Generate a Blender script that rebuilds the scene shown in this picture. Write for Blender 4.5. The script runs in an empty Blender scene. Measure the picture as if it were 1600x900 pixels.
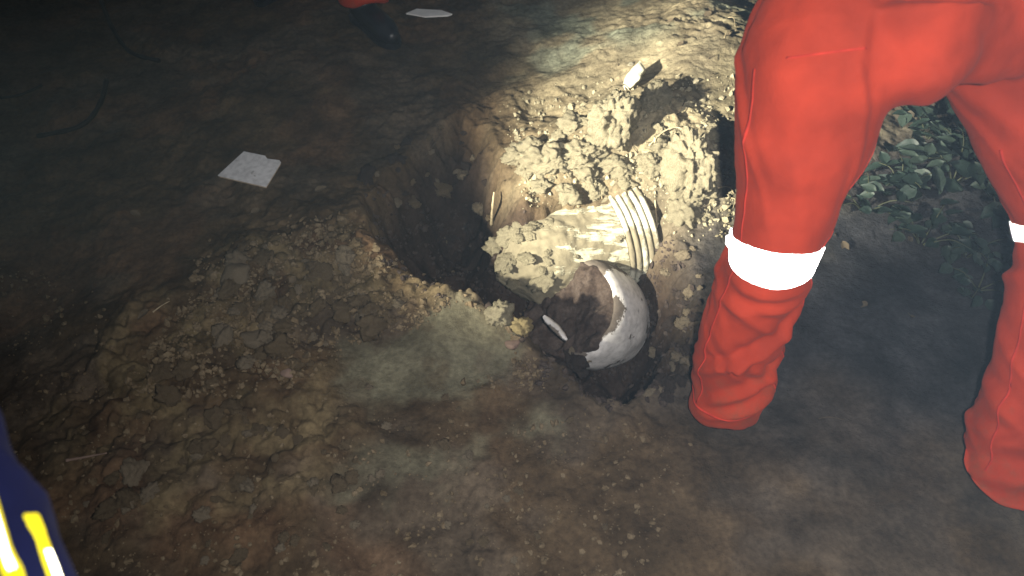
import bpy, bmesh, math, random
import numpy as np
from mathutils import Vector, Matrix
from mathutils.bvhtree import BVHTree
R = math.radians
random.seed(7); rng = np.random.default_rng(7)
SC = bpy.context.scene
COL = SC.collection

# ------------------------------------------------------------------ camera
CAM_H, PITCH, FPX = 1.65, R(48), 1230.0
cd = bpy.data.cameras.new('camera'); cam = bpy.data.objects.new('camera', cd); COL.objects.link(cam)
cam.location = (0, 0, CAM_H); cam.rotation_euler = (R(90) - PITCH, 0, 0)
cd.sensor_width = 36; cd.lens = 36 * FPX / 1600; cd.clip_start = .02; cd.clip_end = 500
cd.dof.use_dof = True; cd.dof.focus_distance = 2.2; cd.dof.aperture_fstop = 3.2
SC.camera = cam
# ------------------------------------------------------------------ night sky
W = bpy.data.worlds.new('World'); SC.world = W; W.use_nodes = True
nt = W.node_tree; bg = nt.nodes['Background']
sky = nt.nodes.new('ShaderNodeTexSky'); sky.sky_type = 'NISHITA'; sky.sun_disc = False
sky.sun_elevation = R(14); sky.sun_rotation = R(-20); sky.air_density = 1.0; sky.dust_density = .3
nt.links.new(sky.outputs[0], bg.inputs[0]); bg.inputs[1].default_value = 0.013
sl = bpy.data.lights.new('moon', 'SUN'); sl.energy = .01; sl.angle = R(.5); sl.color = (.8, .88, 1)
mo = bpy.data.objects.new('moon', sl); COL.objects.link(mo); mo.rotation_euler = (R(76), 0, R(20))
# torch held out of frame on the left, aimed across the pit at the spoil heap
TORCH, AIM = Vector((-1.70, .10, 1.36)), Vector((.90, 2.42, 0))
tl = bpy.data.lights.new('torch_beam', 'SPOT'); tl.energy = 2700; tl.color = (1, .93, .74)
tl.spot_size = R(29); tl.spot_blend = 1.0; tl.shadow_soft_size = .035
to = bpy.data.objects.new('torch_beam', tl); COL.objects.link(to); to.location = TORCH
to.rotation_euler = (AIM - TORCH).to_track_quat('-Z', 'Y').to_euler()
# flash beside the lens of the phone that takes the picture
FLASH = Vector((.095, .0, CAM_H + .03)); FAIM = Vector((.58, 1.25, 0))
fl = bpy.data.lights.new('phone_flash', 'SPOT'); fl.energy = 178; fl.color = (1, .96, .93)
fl.spot_size = R(118); fl.spot_blend = 1.0; fl.shadow_soft_size = .02
fo = bpy.data.objects.new('phone_flash', fl); COL.objects.link(fo); fo.location = FLASH
fo.rotation_euler = (FAIM - FLASH).to_track_quat('-Z', 'Y').to_euler()
vs = SC.view_settings; vs.view_transform = 'Standard'; vs.look = 'None'; vs.exposure = 0; vs.gamma = 1
vs.use_curve_mapping = False

# ------------------------------------------------------------------ helpers
CP, SP = math.cos(PITCH), math.sin(PITCH)
def P(px, py, z=0.0):
    """where the line of sight through a photo point meets the height z"""
    a = (px - 800) / FPX; b = (450 - py) / FPX
    d = (a, CP + b * SP, -SP + b * CP)
    t = (z - CAM_H) / d[2]
    return Vector((d[0] * t, d[1] * t, z))
def P2(px, py, z=0.0):
    p = P(px, py, z); return (p.x, p.y)

_perm = np.random.default_rng(3).permutation(256)
_ang = np.random.default_rng(4).random(256) * 2 * np.pi
def perlin(x, y, seed=0):
    x = np.asarray(x, float) + seed * 17.31; y = np.asarray(y, float) - seed * 9.77
    xi = np.floor(x).astype(int); yi = np.floor(y).astype(int); xf = x - xi; yf = y - yi
    u = xf**3 * (xf * (xf * 6 - 15) + 10); v = yf**3 * (yf * (yf * 6 - 15) + 10)
    def g(a, b, dx, dy):
        h = _ang[(_perm[(a & 255)] + b) & 255]
        return np.cos(h) * dx + np.sin(h) * dy
    n0 = g(xi, yi, xf, yf) * (1 - u) + g(xi + 1, yi, xf - 1, yf) * u
    n1 = g(xi, yi + 1, xf, yf - 1) * (1 - u) + g(xi + 1, yi + 1, xf - 1, yf - 1) * u
    return (n0 * (1 - v) + n1 * v) * 1.5
def fbm(x, y, f, octs=4, seed=0, gain=.5):
    s = 0; a = 1
    for o in range(octs):
        s = s + a * perlin(x * f, y * f, seed + o * 3); f *= 2.03; a *= gain
    return s
def worley(x, y, f, seed=0):
    """1 at cell seeds falling to 0 between cells: rounded lumps of unequal height"""
    x = x * f; y = y * f; xi = np.floor(x).astype(int); yi = np.floor(y).astype(int)
    best = np.zeros_like(x)
    for i in (-1, 0, 1):
        for j in (-1, 0, 1):
            a = xi + i; b = yi + j
            h1 = _ang[(_perm[(a + seed) & 255] + b) & 255] / 6.2832
            h2 = _ang[(_perm[(a + seed + 91) & 255] + b + 37) & 255] / 6.2832
            h3 = _ang[(_perm[(a + seed + 13) & 255] + b + 171) & 255] / 6.2832
            d = np.sqrt((x - a - h1)**2 + (y - b - h2)**2)
            r = .35 + .5 * h3
            best = np.maximum(best, np.sqrt(np.clip(1 - (d / r)**2, 0, 1)) * r)
    return best
def sstep(a, b, x):
    t = np.clip((x - a) / (b - a), 0, 1); return t * t * (3 - 2 * t)
def polydist(x, y, poly):
    """signed distance to a polygon, positive inside"""
    x = np.asarray(x, float); y = np.asarray(y, float)
    d = np.full(x.shape, 1e9); ins = np.zeros(x.shape, bool); n = len(poly)
    for i in range(n):
        ax, ay = poly[i]; bx, by = poly[(i + 1) % n]
        ex, ey = bx - ax, by - ay
        t = np.clip(((x - ax) * ex + (y - ay) * ey) / (ex * ex + ey * ey), 0, 1)
        d = np.minimum(d, np.hypot(x - ax - t * ex, y - ay - t * ey))
        c = (ay > y) != (by > y)
        with np.errstate(divide='ignore', invalid='ignore'):
            xs = ax + (y - ay) * ex / (ey if ey != 0 else 1e-9)
        ins ^= c & (x < xs)
    return np.where(ins, d, -d)

def mk(name, verts, faces, mat=None, parent=None, smooth=True):
    me = bpy.data.meshes.new(name); me.from_pydata([tuple(v) for v in verts], [], [tuple(f) for f in faces])
    if smooth: me.polygons.foreach_set('use_smooth', [True] * len(me.polygons))
    me.update()
    return mo_(name, me, mat, parent)
def mo_(name, me, mat=None, parent=None):
    o = bpy.data.objects.new(name, me); COL.objects.link(o)
    if mat and not me.materials: me.materials.append(mat)
    if parent: o.parent = parent
    return o
def empty(name, loc=(0, 0, 0)):
    o = bpy.data.objects.new(name, None); COL.objects.link(o); o.location = loc; o.empty_display_size = .1; return o
def tag(o, label, cat, group=None):
    o['label'] = label; o['category'] = cat
    if group: o['group'] = group
    return o

# ------------------------------------------------------------------ materials
def new_mat(name):
    m = bpy.data.materials.new(name); m.use_nodes = True
    n = m.node_tree.nodes; return m, n, m.node_tree.links, n['Principled BSDF']
def soil_mat(name, c1, c2, c3, scale=14, rough=.95, bump=.6, attr=None, spec=.15, bscale=90):
    m, n, l, b = new_mat(name)
    tc = n.new('ShaderNodeTexCoord'); 
    n1 = n.new('ShaderNodeTexNoise'); n1.inputs['Scale'].default_value = scale; n1.inputs['Detail'].default_value = 8; n1.inputs['Roughness'].default_value = .65
    n2 = n.new('ShaderNodeTexNoise'); n2.inputs['Scale'].default_value = scale * 7; n2.inputs['Detail'].default_value = 6
    l.new(tc.outputs['Object'], n1.inputs['Vector']); l.new(tc.outputs['Object'], n2.inputs['Vector'])
    r = n.new('ShaderNodeValToRGB'); cr = r.color_ramp
    cr.elements[0].position = .34; cr.elements[0].color = (*c1, 1); cr.elements[1].position = .68; cr.elements[1].color = (*c3, 1)
    e = cr.elements.new(.5); e.color = (*c2, 1)
    l.new(n1.outputs['Fac'], r.inputs['Fac'])
    r2 = n.new('ShaderNodeValToRGB'); r2.color_ramp.elements[0].position = .3; r2.color_ramp.elements[0].color = (.70, .68, .66, 1)
    r2.color_ramp.elements[1].position = .72; r2.color_ramp.elements[1].color = (1.32, 1.31, 1.28, 1)
    l.new(n2.outputs['Fac'], r2.inputs['Fac'])
    mx = n.new('ShaderNodeMix'); mx.data_type = 'RGBA'; mx.blend_type = 'MULTIPLY'; mx.inputs['Factor'].default_value = .8
    l.new(r.outputs[0], mx.inputs[6]); l.new(r2.outputs[0], mx.inputs[7])
    out = mx.outputs[2]
    if attr:
        at = n.new('ShaderNodeAttribute'); at.attribute_name = attr
        m2 = n.new('ShaderNodeMix'); m2.data_type = 'RGBA'; m2.blend_type = 'MULTIPLY'; m2.inputs['Factor'].default_value = 1
        l.new(out, m2.inputs[6]); l.new(at.outputs['Color'], m2.inputs[7]); out = m2.outputs[2]
    l.new(out, b.inputs['Base Color']); b.inputs['Roughness'].default_value = rough
    b.inputs['Specular IOR Level'].default_value = spec
    n3 = n.new('ShaderNodeTexNoise'); n3.inputs['Scale'].default_value = bscale; n3.inputs['Detail'].default_value = 7; n3.inputs['Roughness'].default_value = .7
    l.new(tc.outputs['Object'], n3.inputs['Vector'])
    bp = n.new('ShaderNodeBump'); bp.inputs['Strength'].default_value = bump; bp.inputs['Distance'].default_value = .008
    l.new(n3.outputs['Fac'], bp.inputs['Height']); l.new(bp.outputs[0], b.inputs['Normal'])
    return m
def plain_mat(name, col, rough=.7, var=.25, scale=30, bump=.15, spec=.3, bscale=120, bdist=.002):
    m, n, l, b = new_mat(name)
    tc = n.new('ShaderNodeTexCoord'); n1 = n.new('ShaderNodeTexNoise'); n1.inputs['Scale'].default_value = scale; n1.inputs['Detail'].default_value = 6
    l.new(tc.outputs['Object'], n1.inputs['Vector'])
    r = n.new('ShaderNodeValToRGB'); r.color_ramp.elements[0].position = .3; r.color_ramp.elements[1].position = .7
    r.color_ramp.elements[0].color = (*[c * (1 - var) for c in col], 1); r.color_ramp.elements[1].color = (*[min(1, c * (1 + var)) for c in col], 1)
    l.new(n1.outputs['Fac'], r.inputs['Fac']); l.new(r.outputs[0], b.inputs['Base Color'])
    b.inputs['Roughness'].default_value = rough; b.inputs['Specular IOR Level'].default_value = spec
    n3 = n.new('ShaderNodeTexNoise'); n3.inputs['Scale'].default_value = bscale; n3.inputs['Detail'].default_value = 4
    l.new(tc.outputs['Object'], n3.inputs['Vector'])
    bp = n.new('ShaderNodeBump'); bp.inputs['Strength'].default_value = bump; bp.inputs['Distance'].default_value = bdist
    l.new(n3.outputs['Fac'], bp.inputs['Height']); l.new(bp.outputs[0], b.inputs['Normal'])
    return m
def muddy_mat(name, clean, mud, thresh=.5, scale=9, stretch=(1, 1, 1), rough=.45, soft=.04, bump=.5):
    """clean surface with patches of stuck mud"""
    m, n, l, b = new_mat(name)
    tc = n.new('ShaderNodeTexCoord'); mp = n.new('ShaderNodeMapping'); mp.inputs['Scale'].default_value = stretch
    l.new(tc.outputs['Object'], mp.inputs['Vector'])
    n1 = n.new('ShaderNodeTexNoise'); n1.inputs['Scale'].default_value = scale; n1.inputs['Detail'].default_value = 9; n1.inputs['Roughness'].default_value = .62
    l.new(mp.outputs[0], n1.inputs['Vector'])
    at = n.new('ShaderNodeAttribute'); at.attribute_name = 'mud'
    ad = n.new('ShaderNodeMath'); ad.operation = 'ADD'; l.new(n1.outputs['Fac'], ad.inputs[0]); l.new(at.outputs['Fac'], ad.inputs[1])
    r = n.new('ShaderNodeValToRGB'); r.color_ramp.elements[0].position = thresh - soft; r.color_ramp.elements[1].position = thresh + soft
    r.color_ramp.elements[0].color = (0, 0, 0, 1); r.color_ramp.elements[1].color = (1, 1, 1, 1)
    l.new(ad.outputs[0], r.inputs['Fac'])
    n2 = n.new('ShaderNodeTexNoise'); n2.inputs['Scale'].default_value = 60; n2.inputs['Detail'].default_value = 8
    l.new(tc.outputs['Object'], n2.inputs['Vector'])
    rm = n.new('ShaderNodeValToRGB'); rm.color_ramp.elements[0].color = (*[c * .6 for c in mud], 1); rm.color_ramp.elements[1].color = (*[c * 1.4 for c in mud], 1)
    l.new(n2.outputs['Fac'], rm.inputs['Fac'])
    rc = n.new('ShaderNodeValToRGB'); rc.color_ramp.elements[0].color = (*[c * .7 for c in clean], 1); rc.color_ramp.elements[1].color = (*clean, 1)
    rc.color_ramp.elements[0].position = .3; rc.color_ramp.elements[1].position = .6
    l.new(n2.outputs['Fac'], rc.inputs['Fac'])
    mx = n.new('ShaderNodeMix'); mx.data_type = 'RGBA'; l.new(r.outputs[0], mx.inputs['Factor']); l.new(rc.outputs[0], mx.inputs[6]); l.new(rm.outputs[0], mx.inputs[7])
    l.new(mx.outputs[2], b.inputs['Base Color'])
    mr = n.new('ShaderNodeMapRange'); mr.inputs[3].default_value = rough; mr.inputs[4].default_value = .95
    l.new(r.outputs[0], mr.inputs[0]); l.new(mr.outputs[0], b.inputs['Roughness'])
    mm = n.new('ShaderNodeMath'); mm.operation = 'MULTIPLY_ADD'; l.new(n2.outputs['Fac'], mm.inputs[0]); l.new(r.outputs[0], mm.inputs[1]); l.new(r.outputs[0], mm.inputs[2])
    bp = n.new('ShaderNodeBump'); bp.inputs['Strength'].default_value = bump; bp.inputs['Distance'].default_value = .005
    l.new(mm.outputs[0], bp.inputs['Height']); l.new(bp.outputs[0], b.inputs['Normal'])
    return m
def cloth_mat(name, col, rough=.85, weave=700, sheen=.2, dirt=False):
    m, n, l, b = new_mat(name)
    tc = n.new('ShaderNodeTexCoord')
    n1 = n.new('ShaderNodeTexNoise'); n1.inputs['Scale'].default_value = 9; n1.inputs['Detail'].default_value = 7; l.new(tc.outputs['Object'], n1.inputs['Vector'])
    r = n.new('ShaderNodeValToRGB'); r.color_ramp.elements[0].position = .3; r.color_ramp.elements[1].position = .7
    r.color_ramp.elements[0].color = (*[c * .70 for c in col], 1); r.color_ramp.elements[1].color = (*[min(1, c * 1.1) for c in col], 1)
    l.new(n1.outputs['Fac'], r.inputs['Fac']); out = r.outputs[0]
    if dirt:   # splashed earth round the hems
        sx = n.new('ShaderNodeSeparateXYZ'); l.new(tc.outputs['Object'], sx.inputs[0])
        mr = n.new('ShaderNodeMapRange'); mr.inputs[1].default_value = .0; mr.inputs[2].default_value = .38; mr.inputs[3].default_value = .34; mr.inputs[4].default_value = .0; l.new(sx.outputs[2], mr.inputs[0])
        nd = n.new('ShaderNodeTexNoise'); nd.inputs['Scale'].default_value = 18; nd.inputs['Detail'].default_value = 9; nd.inputs['Roughness'].default_value = .7; l.new(tc.outputs['Object'], nd.inputs['Vector'])
        ad = n.new('ShaderNodeMath'); ad.operation = 'ADD'; l.new(nd.outputs['Fac'], ad.inputs[0]); l.new(mr.outputs[0], ad.inputs[1])
        rd = n.new('ShaderNodeValToRGB'); rd.color_ramp.elements[0].position = .68; rd.color_ramp.elements[0].color = (0, 0, 0, 1); rd.color_ramp.elements[1].position = 1.15 - .15; rd.color_ramp.elements[1].color = (.75, .75, .75, 1); l.new(ad.outputs[0], rd.inputs['Fac'])
        md = n.new('ShaderNodeMix'); md.data_type = 'RGBA'; l.new(rd.outputs[0], md.inputs['Factor']); l.new(out, md.inputs[6]); md.inputs[7].default_value = (.11, .055, .03, 1); out = md.outputs[2]
    l.new(out, b.inputs['Base Color'])
    b.inputs['Roughness'].default_value = rough; b.inputs['Specular IOR Level'].default_value = .2
    b.inputs['Sheen Weight'].default_value = sheen; b.inputs['Sheen Roughness'].default_value = .5; b.inputs['Sheen Tint'].default_value = (*[min(1, c * 1.2 + .1) for c in col], 1)
    n3 = n.new('ShaderNodeTexNoise'); n3.inputs['Scale'].default_value = 25; n3.inputs['Detail'].default_value = 5; l.new(tc.outputs['Object'], n3.inputs['Vector'])
    n4 = n.new('ShaderNodeTexNoise'); n4.inputs['Scale'].default_value = weave; l.new(tc.outputs['Object'], n4.inputs['Vector'])
    ma = n.new('ShaderNodeMath'); ma.operation = 'MULTIPLY_ADD'; ma.inputs[1].default_value = .12; l.new(n4.outputs['Fac'], ma.inputs[0]); l.new(n3.outputs['Fac'], ma.inputs[2])
    bp = n.new('ShaderNodeBump'); bp.inputs['Strength'].default_value = .4; bp.inputs['Distance'].default_value = .008
    l.new(ma.outputs[0], bp.inputs['Height']); l.new(bp.outputs[0], b.inputs['Normal'])
    return m
def retro_mat(name, col, base, rough=.32, mix=.6):
    """glass-bead tape: a lobe that goes back the way the light came"""
    m = bpy.data.materials.new(name); m.use_nodes = True; n = m.node_tree.nodes; l = m.node_tree.links
    n.clear(); out = n.new('ShaderNodeOutputMaterial'); g = n.new('ShaderNodeBsdfGlossy'); g.inputs['Roughness'].default_value = rough; g.inputs['Color'].default_value = (*col, 1)
    ge = n.new('ShaderNodeNewGeometry'); l.new(ge.outputs['Incoming'], g.inputs['Normal'])
    d = n.new('ShaderNodeBsdfDiffuse'); 
    tc = n.new('ShaderNodeTexCoord'); n1 = n.new('ShaderNodeTexNoise'); n1.inputs['Scale'].default_value = 40; l.new(tc.outputs['Object'], n1.inputs['Vector'])
    r = n.new('ShaderNodeValToRGB'); r.color_ramp.elements[0].color = (*[c * .8 for c in base], 1); r.color_ramp.elements[1].color = (*base, 1); l.new(n1.outputs['Fac'], r.inputs['Fac']); l.new(r.outputs[0], d.inputs['Color'])
    mx = n.new('ShaderNodeMixShader'); mx.inputs[0].default_value = mix
    l.new(d.outputs[0], mx.inputs[1]); l.new(g.outputs[0], mx.inputs[2]); l.new(mx.outputs[0], out.inputs['Surface'])
    return m

M = {}
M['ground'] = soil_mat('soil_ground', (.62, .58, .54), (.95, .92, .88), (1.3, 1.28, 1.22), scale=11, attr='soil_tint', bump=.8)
M['dry_lit'] = soil_mat('dry_clay', (.19, .168, .112), (.28, .252, .175), (.37, .335, .245), scale=22, bump=.9)
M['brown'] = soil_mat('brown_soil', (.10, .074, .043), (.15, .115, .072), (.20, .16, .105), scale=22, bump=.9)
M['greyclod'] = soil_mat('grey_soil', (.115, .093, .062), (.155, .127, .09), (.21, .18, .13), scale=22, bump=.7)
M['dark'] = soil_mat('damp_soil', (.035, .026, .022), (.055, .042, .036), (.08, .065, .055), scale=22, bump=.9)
M['pale'] = plain_mat('pale_stone', (.38, .35, .26), .85, .3, 25, .5, bscale=60, bdist=.004)
M['ochre'] = plain_mat('ochre_stone', (.20, .16, .08), .9, .4, 30, .6, bscale=60, bdist=.004)
M['pink'] = plain_mat('pinkish_stone', (.20, .14, .11), .9, .3, 30, .5, bscale=60, bdist=.004)
M['white'] = plain_mat('white_glaze', (.78, .78, .76), .35, .12, 20, .05)
M['orange'] = cloth_mat('orange_cloth', (.42, .038, .014), dirt=True)
M['navy'] = cloth_mat('navy_cloth', (.013, .018, .085))
M['seam'] = plain_mat('seam_thread', (.45, .03, .015), .9)
M['tape'] = retro_mat('silver_reflective_tape', (1, 1, 1), (.8, .8, .8))
M['yellow'] = retro_mat('yellow_reflective_tape', (.9, .75, .02), (.8, .72, .02), mix=.06)
M['ytape'] = retro_mat('bright_reflective_tape', (1, 1, .75), (.85, .85, .6), mix=.5)
M['rubber'] = plain_mat('black_boot_rubber', (.012, .013, .018), .38, .4, 30, .2, spec=.5)
M['cord'] = plain_mat('dark_cord', (.008, .008, .008), .7)
M['root'] = plain_mat('dry_root', (.34, .28, .18), .9, .35, 60, .5)
M['rootdark'] = plain_mat('dark_root', (.06, .045, .03), .9, .35, 60, .5)
M['leaf'] = plain_mat('leaf_green', (.017, .030, .024), .5, .35, 15, .2, spec=.4)
M['leafpale'] = plain_mat('leaf_pale', (.032, .048, .038), .5, .3, 15, .2, spec=.4)
M['stem'] = plain_mat('plant_stem', (.05, .055, .03), .8)
M['litter'] = plain_mat('dead_leaf', (.11, .085, .055), .9, .4, 30, .3)
M['skin'] = plain_mat('skin', (.30, .17, .11), .55, .12, 30, .1)
M['hair'] = plain_mat('hair', (.012, .01, .008), .6, .3, 80, .4)
M['helmet'] = plain_mat('helmet_shell', (.7, .7, .68), .3, .05, 10, .02)

# ------------------------------------------------------------------ ground
PIT = [P2(*p) for p in [(668, 205), (600, 268), (560, 335), (590, 398), (655, 446), (760, 484), (822, 522), (845, 560), (900, 612), (985, 622), (1062, 590),
                        (1092, 520), (1090, 440), (1052, 370), (1036, 335), (985, 318), (900, 318), (835, 322), (800, 290), (772, 215), (720, 185)]]
DEEP = [P2(*p) for p in [(600, 345), (640, 425), (760, 470), (850, 520), (890, 560), (985, 585), (1040, 540), (1060, 470), (1030, 390), (880, 365), (800, 350), (776, 275), (735, 228), (670, 245), (625, 295)]]
CLAY = [P2(*p) for p in [(510, 600), (545, 535), (645, 512), (715, 474), (785, 505), (830, 560), (815, 600), (720, 605), (640, 630), (570, 660)]]
CLAY2 = [P2(*p) for p in [(535, 730), (600, 690), (690, 660), (800, 640), (870, 650), (860, 690), (740, 720), (690, 790), (600, 795), (540, 775)]]
CLAY3 = [P2(*p) for p in [(770, 640), (860, 635), (870, 690), (790, 700)]]
RUB = [P2(*p) for p in [(330, 420), (380, 385), (540, 370), (640, 450), (720, 480), (600, 530), (500, 600), (560, 700), (420, 800), (200, 820), (90, 700), (100, 620), (220, 510)]]
LITP = [P2(*p) for p in [(800, 40), (830, 190), (830, 300), (900, 315), (1040, 320), (1070, 345), (1200, 340), (1400, 150), (1300, -80), (850, -60)]]  # outline of the torch pool, painted as paler soil
HEAPS = [(P2(905, 262), .15, .085), (P2(1000, 235), .16, .10), (P2(1090, 290), .12, .08), (P2(845, 285), .09, .06),
         (P2(1130, 170), .42, .11), (P2(1060, 60), .45, .10), (P2(575, 335), .10, .05), (P2(570, 420), .13, .06), (P2(690, 492), .14, .05), (P2(800, 512), .085, .05), (P2(440, 430), .25, .04)]
def masks(x, y):
    w = .03 * fbm(x, y, 5, 4, 50)
    pd = polydist(x, y, PIT) + w + .018 * fbm(x, y, 18, 3, 60)
    dd = polydist(x, y, DEEP) + w
    w2_ = w * 2 + .012 * fbm(x, y, 15, 3, 66); clay = np.maximum.reduce([sstep(-.02, .045, polydist(x, y, CLAY) + w2_), .7 * sstep(-.02, .05, polydist(x, y, CLAY2) + w2_ * 1.5), .5 * sstep(-.02, .05, polydist(x, y, CLAY3) + w2_ * 1.5)])
    rub = sstep(-.12, .06, polydist(x, y, RUB) + 2 * w) * (1 - clay)
    dry_lit = sstep(-.22, .2, polydist(x, y, LITP) + 2.5 * w)  # pale clay zone follows the torch pool, so its light is painted in
    return pd, dd, clay, rub, dry_lit
def height(x, y):
    x = np.asarray(x, float); y = np.asarray(y, float)
    pd, dd, clay, rub, dry_lit = masks(x, y)
    inpit = sstep(-.02, .05, pd)
    rough = (1 - .93 * clay) * (1 - .25 * inpit) * (1 - .6 * sstep(.3, .8, x) * sstep(2.2, 1.5, y) * (1 - inpit))
    rough = rough * np.clip(.75 + .7 * fbm(x, y, 2.6, 2, 81), .25, 1.6)
    near = np.exp(-np.clip(np.hypot(x, y - 1.6) - 3.5, 0, 50) / 6)
    h = .035 * fbm(x, y, .9, 2, 1) + .014 * fbm(x, y, 3.1, 2, 5)
    h = h + rough * (.010 * fbm(x, y, 9, 3, 9) + .0045 * fbm(x, y, 34, 2, 13) * near)
    wx = x + .012 * perlin(x * 25, y * 25, 71); wy = y + .012 * perlin(x * 25, y * 25, 73)
    h = h + near * rough * ((.007 + .03 * rub + .012 * dry_lit * sstep(-.25, .0, pd)) * worley(wx, wy, 17, 5) + (.004 + .014 * rub + .022 * inpit + .01 * dry_lit * sstep(-.3, 0, pd)) * worley(wx, wy, 42, 9))
    for (hx, hy), s, a in HEAPS:
        h = h + a * np.exp(-((x - hx)**2 + (y - hy)**2) / (s * s)) * (1 - sstep(-.01, .06, pd))
    h = h + near * dry_lit * (1 - inpit) * sstep(-.55, -.05, pd) * .045 * worley(wx + .02 * perlin(x * 9, y * 9, 77), wy, 7.5, 31)
    lip = .012 * np.exp(-(pd / .05)**2)
    h = h + .012 * near * np.clip(fbm(x, y, 6, 3, 85), -.6, 1) * sstep(.5, -.1, x) * (1 - inpit) * (1 - clay)
    h = h + lip - .17 * sstep(-.015, .11, pd) - .22 * sstep(-.03, .13, dd)
    h = h + .05 * inpit * fbm(x, y, 6, 3, 33)
    mx_, my_ = P2(792, 385, -.12); h = h + .17 * np.exp(-((x - mx_)**2 + (y - my_)**2) / .013) * inpit
    return h
def H(x, y): return float(height(np.array([x]), np.array([y]))[0])
def G(px, py, it=6):
    """photo point -> point on the built ground"""
    z = 0.
    for _ in range(it):
        p = P(px, py, z); z = .5 * z + .5 * H(p.x, p.y)
    return Vector((p.x, p.y, H(p.x, p.y)))

def axis(lo, hi, step, far):
    a = list(np.arange(lo, hi, step)); s = step; v = a[-1]
    while v < far: s *= 1.22; v += s; a.append(v)
    s = step; v = lo; pre = []
    while v > -far: s *= 1.22; v -= s; pre.append(v)
    return np.array(pre[::-1] + a)
xs = axis(-1.75, 1.8, .0055, 120); ys = axis(.45, 3.25, .0055, 120)
X, Y = np.meshgrid(xs, ys); Z = height(X, Y)
nx, ny = len(xs), len(ys)
co = np.stack([X.ravel(), Y.ravel(), Z.ravel()], 1)
idx = np.arange(nx * ny).reshape(ny, nx)
quads = np.stack([idx[:-1, :-1], idx[:-1, 1:], idx[1:, 1:], idx[1:, :-1]], -1).reshape(-1, 4)
me = bpy.data.meshes.new('ground'); me.vertices.add(len(co)); me.vertices.foreach_set('co', co.ravel())
me.loops.add(quads.size); me.loops.foreach_set('vertex_index', quads.ravel().astype(np.int32))
me.polygons.add(len(quads)); me.polygons.foreach_set('loop_start', np.arange(0, quads.size, 4, dtype=np.int32))
me.update(calc_edges=True); me.polygons.foreach_set('use_smooth', np.ones(len(quads), bool))
# soil colours: brown topsoil, grey-green scraped clay, rusty earth on the left; light and shade painted into the pale, damp and bluish zones
xf, yf = co[:, 0], co[:, 1]
pd, dd, clay, rub, dry_lit = masks(xf, yf)
brown = np.array([.074, .053, .032]); grey = np.array([.080, .063, .046]); rust = np.array([.092, .057, .034]); dry_litc = np.array([.27, .24, .165]); clayc = np.array([.128, .124, .088])
damp = np.array([.036, .025, .020]); cool_shade = np.array([.025, .031, .043])
def lerp(a, b, t): return a + (b - a) * t[:, None]
c = np.tile(brown, (len(xf), 1)) 
c = lerp(c, grey, sstep(-.1, .35, fbm(xf, yf, 2.2, 4, 21)))
c = lerp(c, rust, .8 * sstep(.05, .45, fbm(xf, yf, 2.7, 3, 27)) * sstep(.2, -.5, xf))
c = lerp(c, cool_shade, .8 * sstep(.25, .7, xf + .1 * fbm(xf, yf, 3, 3, 31)) * sstep(2.9, 1.9, yf) * sstep(.75, 1.15, yf + .15 * fbm(xf, yf, 2, 3, 61)))  # bluish shade and haze between the legs painted into the soil
c = lerp(c, np.array([.125, .100, .058]), .8 * rub * sstep(-.3, .45, fbm(xf, yf, 7, 3, 41)))  # olive rubble soil, brightened to carry torch spill on the bank
c = lerp(c, dry_litc, dry_lit * (.75 + .25 * np.clip(fbm(xf, yf, 4, 3, 45), -1, 1)))  # pale clay colour with torch light painted in
c = lerp(c, np.array([.20, .235, .19]), .75 * dry_lit * sstep(-.05, .35, fbm(xf, yf, 3.2, 3, 83)) * sstep(2.5, 2.75, yf - .25 * (xf - .6)))
c = c * (1 + .38 * np.clip(fbm(xf, yf, 5.5, 4, 87), -1, 1.2))[:, None]
c = lerp(c, clayc * (1 + .22 * np.clip(fbm(xf * .5, yf, 7, 4, 89), -1, 1))[:, None], clay * (.9 - .35 * sstep(.1, .5, fbm(xf, yf, 9, 3, 90))))
c = lerp(c, damp, sstep(.01, .09, pd + .02 * fbm(xf, yf, 9, 3, 47)) * (1 - .85 * dry_lit * sstep(.30, .05, pd)) * (1 - .0 * rub))  # moist pit soil, also darkened to deepen the pit's shade
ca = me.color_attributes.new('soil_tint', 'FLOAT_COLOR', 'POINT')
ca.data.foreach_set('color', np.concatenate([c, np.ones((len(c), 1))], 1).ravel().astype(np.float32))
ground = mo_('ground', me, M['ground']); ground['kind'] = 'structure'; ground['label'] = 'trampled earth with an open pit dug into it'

# ------------------------------------------------------------------ clods and stones
def n3(v, f, s):   # cheap 3-D noise from three planes
    return (perlin(v[:, 0] * f + s, v[:, 1] * f) + perlin(v[:, 1] * f, v[:, 2] * f + s) + perlin(v[:, 2] * f - s, v[:, 0] * f + 5)) / 1.7
def clod_mesh(name, seed, sub=4, amp=.34, angular=False):
    bm = bmesh.new(); bmesh.ops.create_icosphere(bm, subdivisions=sub, radius=1)
    v = np.array([tuple(q.co) for q in bm.verts])
    d = 1 + amp * n3(v, 1.3, seed * 3.1) + amp * .5 * n3(v, 3.1, seed * 1.7) + amp * (.28 if angular else .42) * n3(v, 6, seed) + (.0 if angular else amp * .34 * n3(v, 13, seed + 2))
    v = v * d[:, None]
    if angular:
        r = np.random.default_rng(seed)
        for _ in range(9):
            nn = r.normal(size=3); nn /= np.linalg.norm(nn); k = v @ nn; lim = r.uniform(.55, .8)
            v = v - np.maximum(k - lim, 0)[:, None] * nn * .92
    v *= np.array([1, .85, .7])
    for q, p in zip(bm.verts, v): q.co = p
    m = bpy.data.meshes.new(name); bm.to_mesh(m); bm.free()
    m.polygons.foreach_set('use_smooth', [True] * len(m.polygons)); return m
BASE = [clod_mesh('soil_clod', i + 1, 4, .5) for i in range(6)]
BIG = [clod_mesh('soil_clod', i + 11, 5, .42) for i in range(4)]
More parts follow.
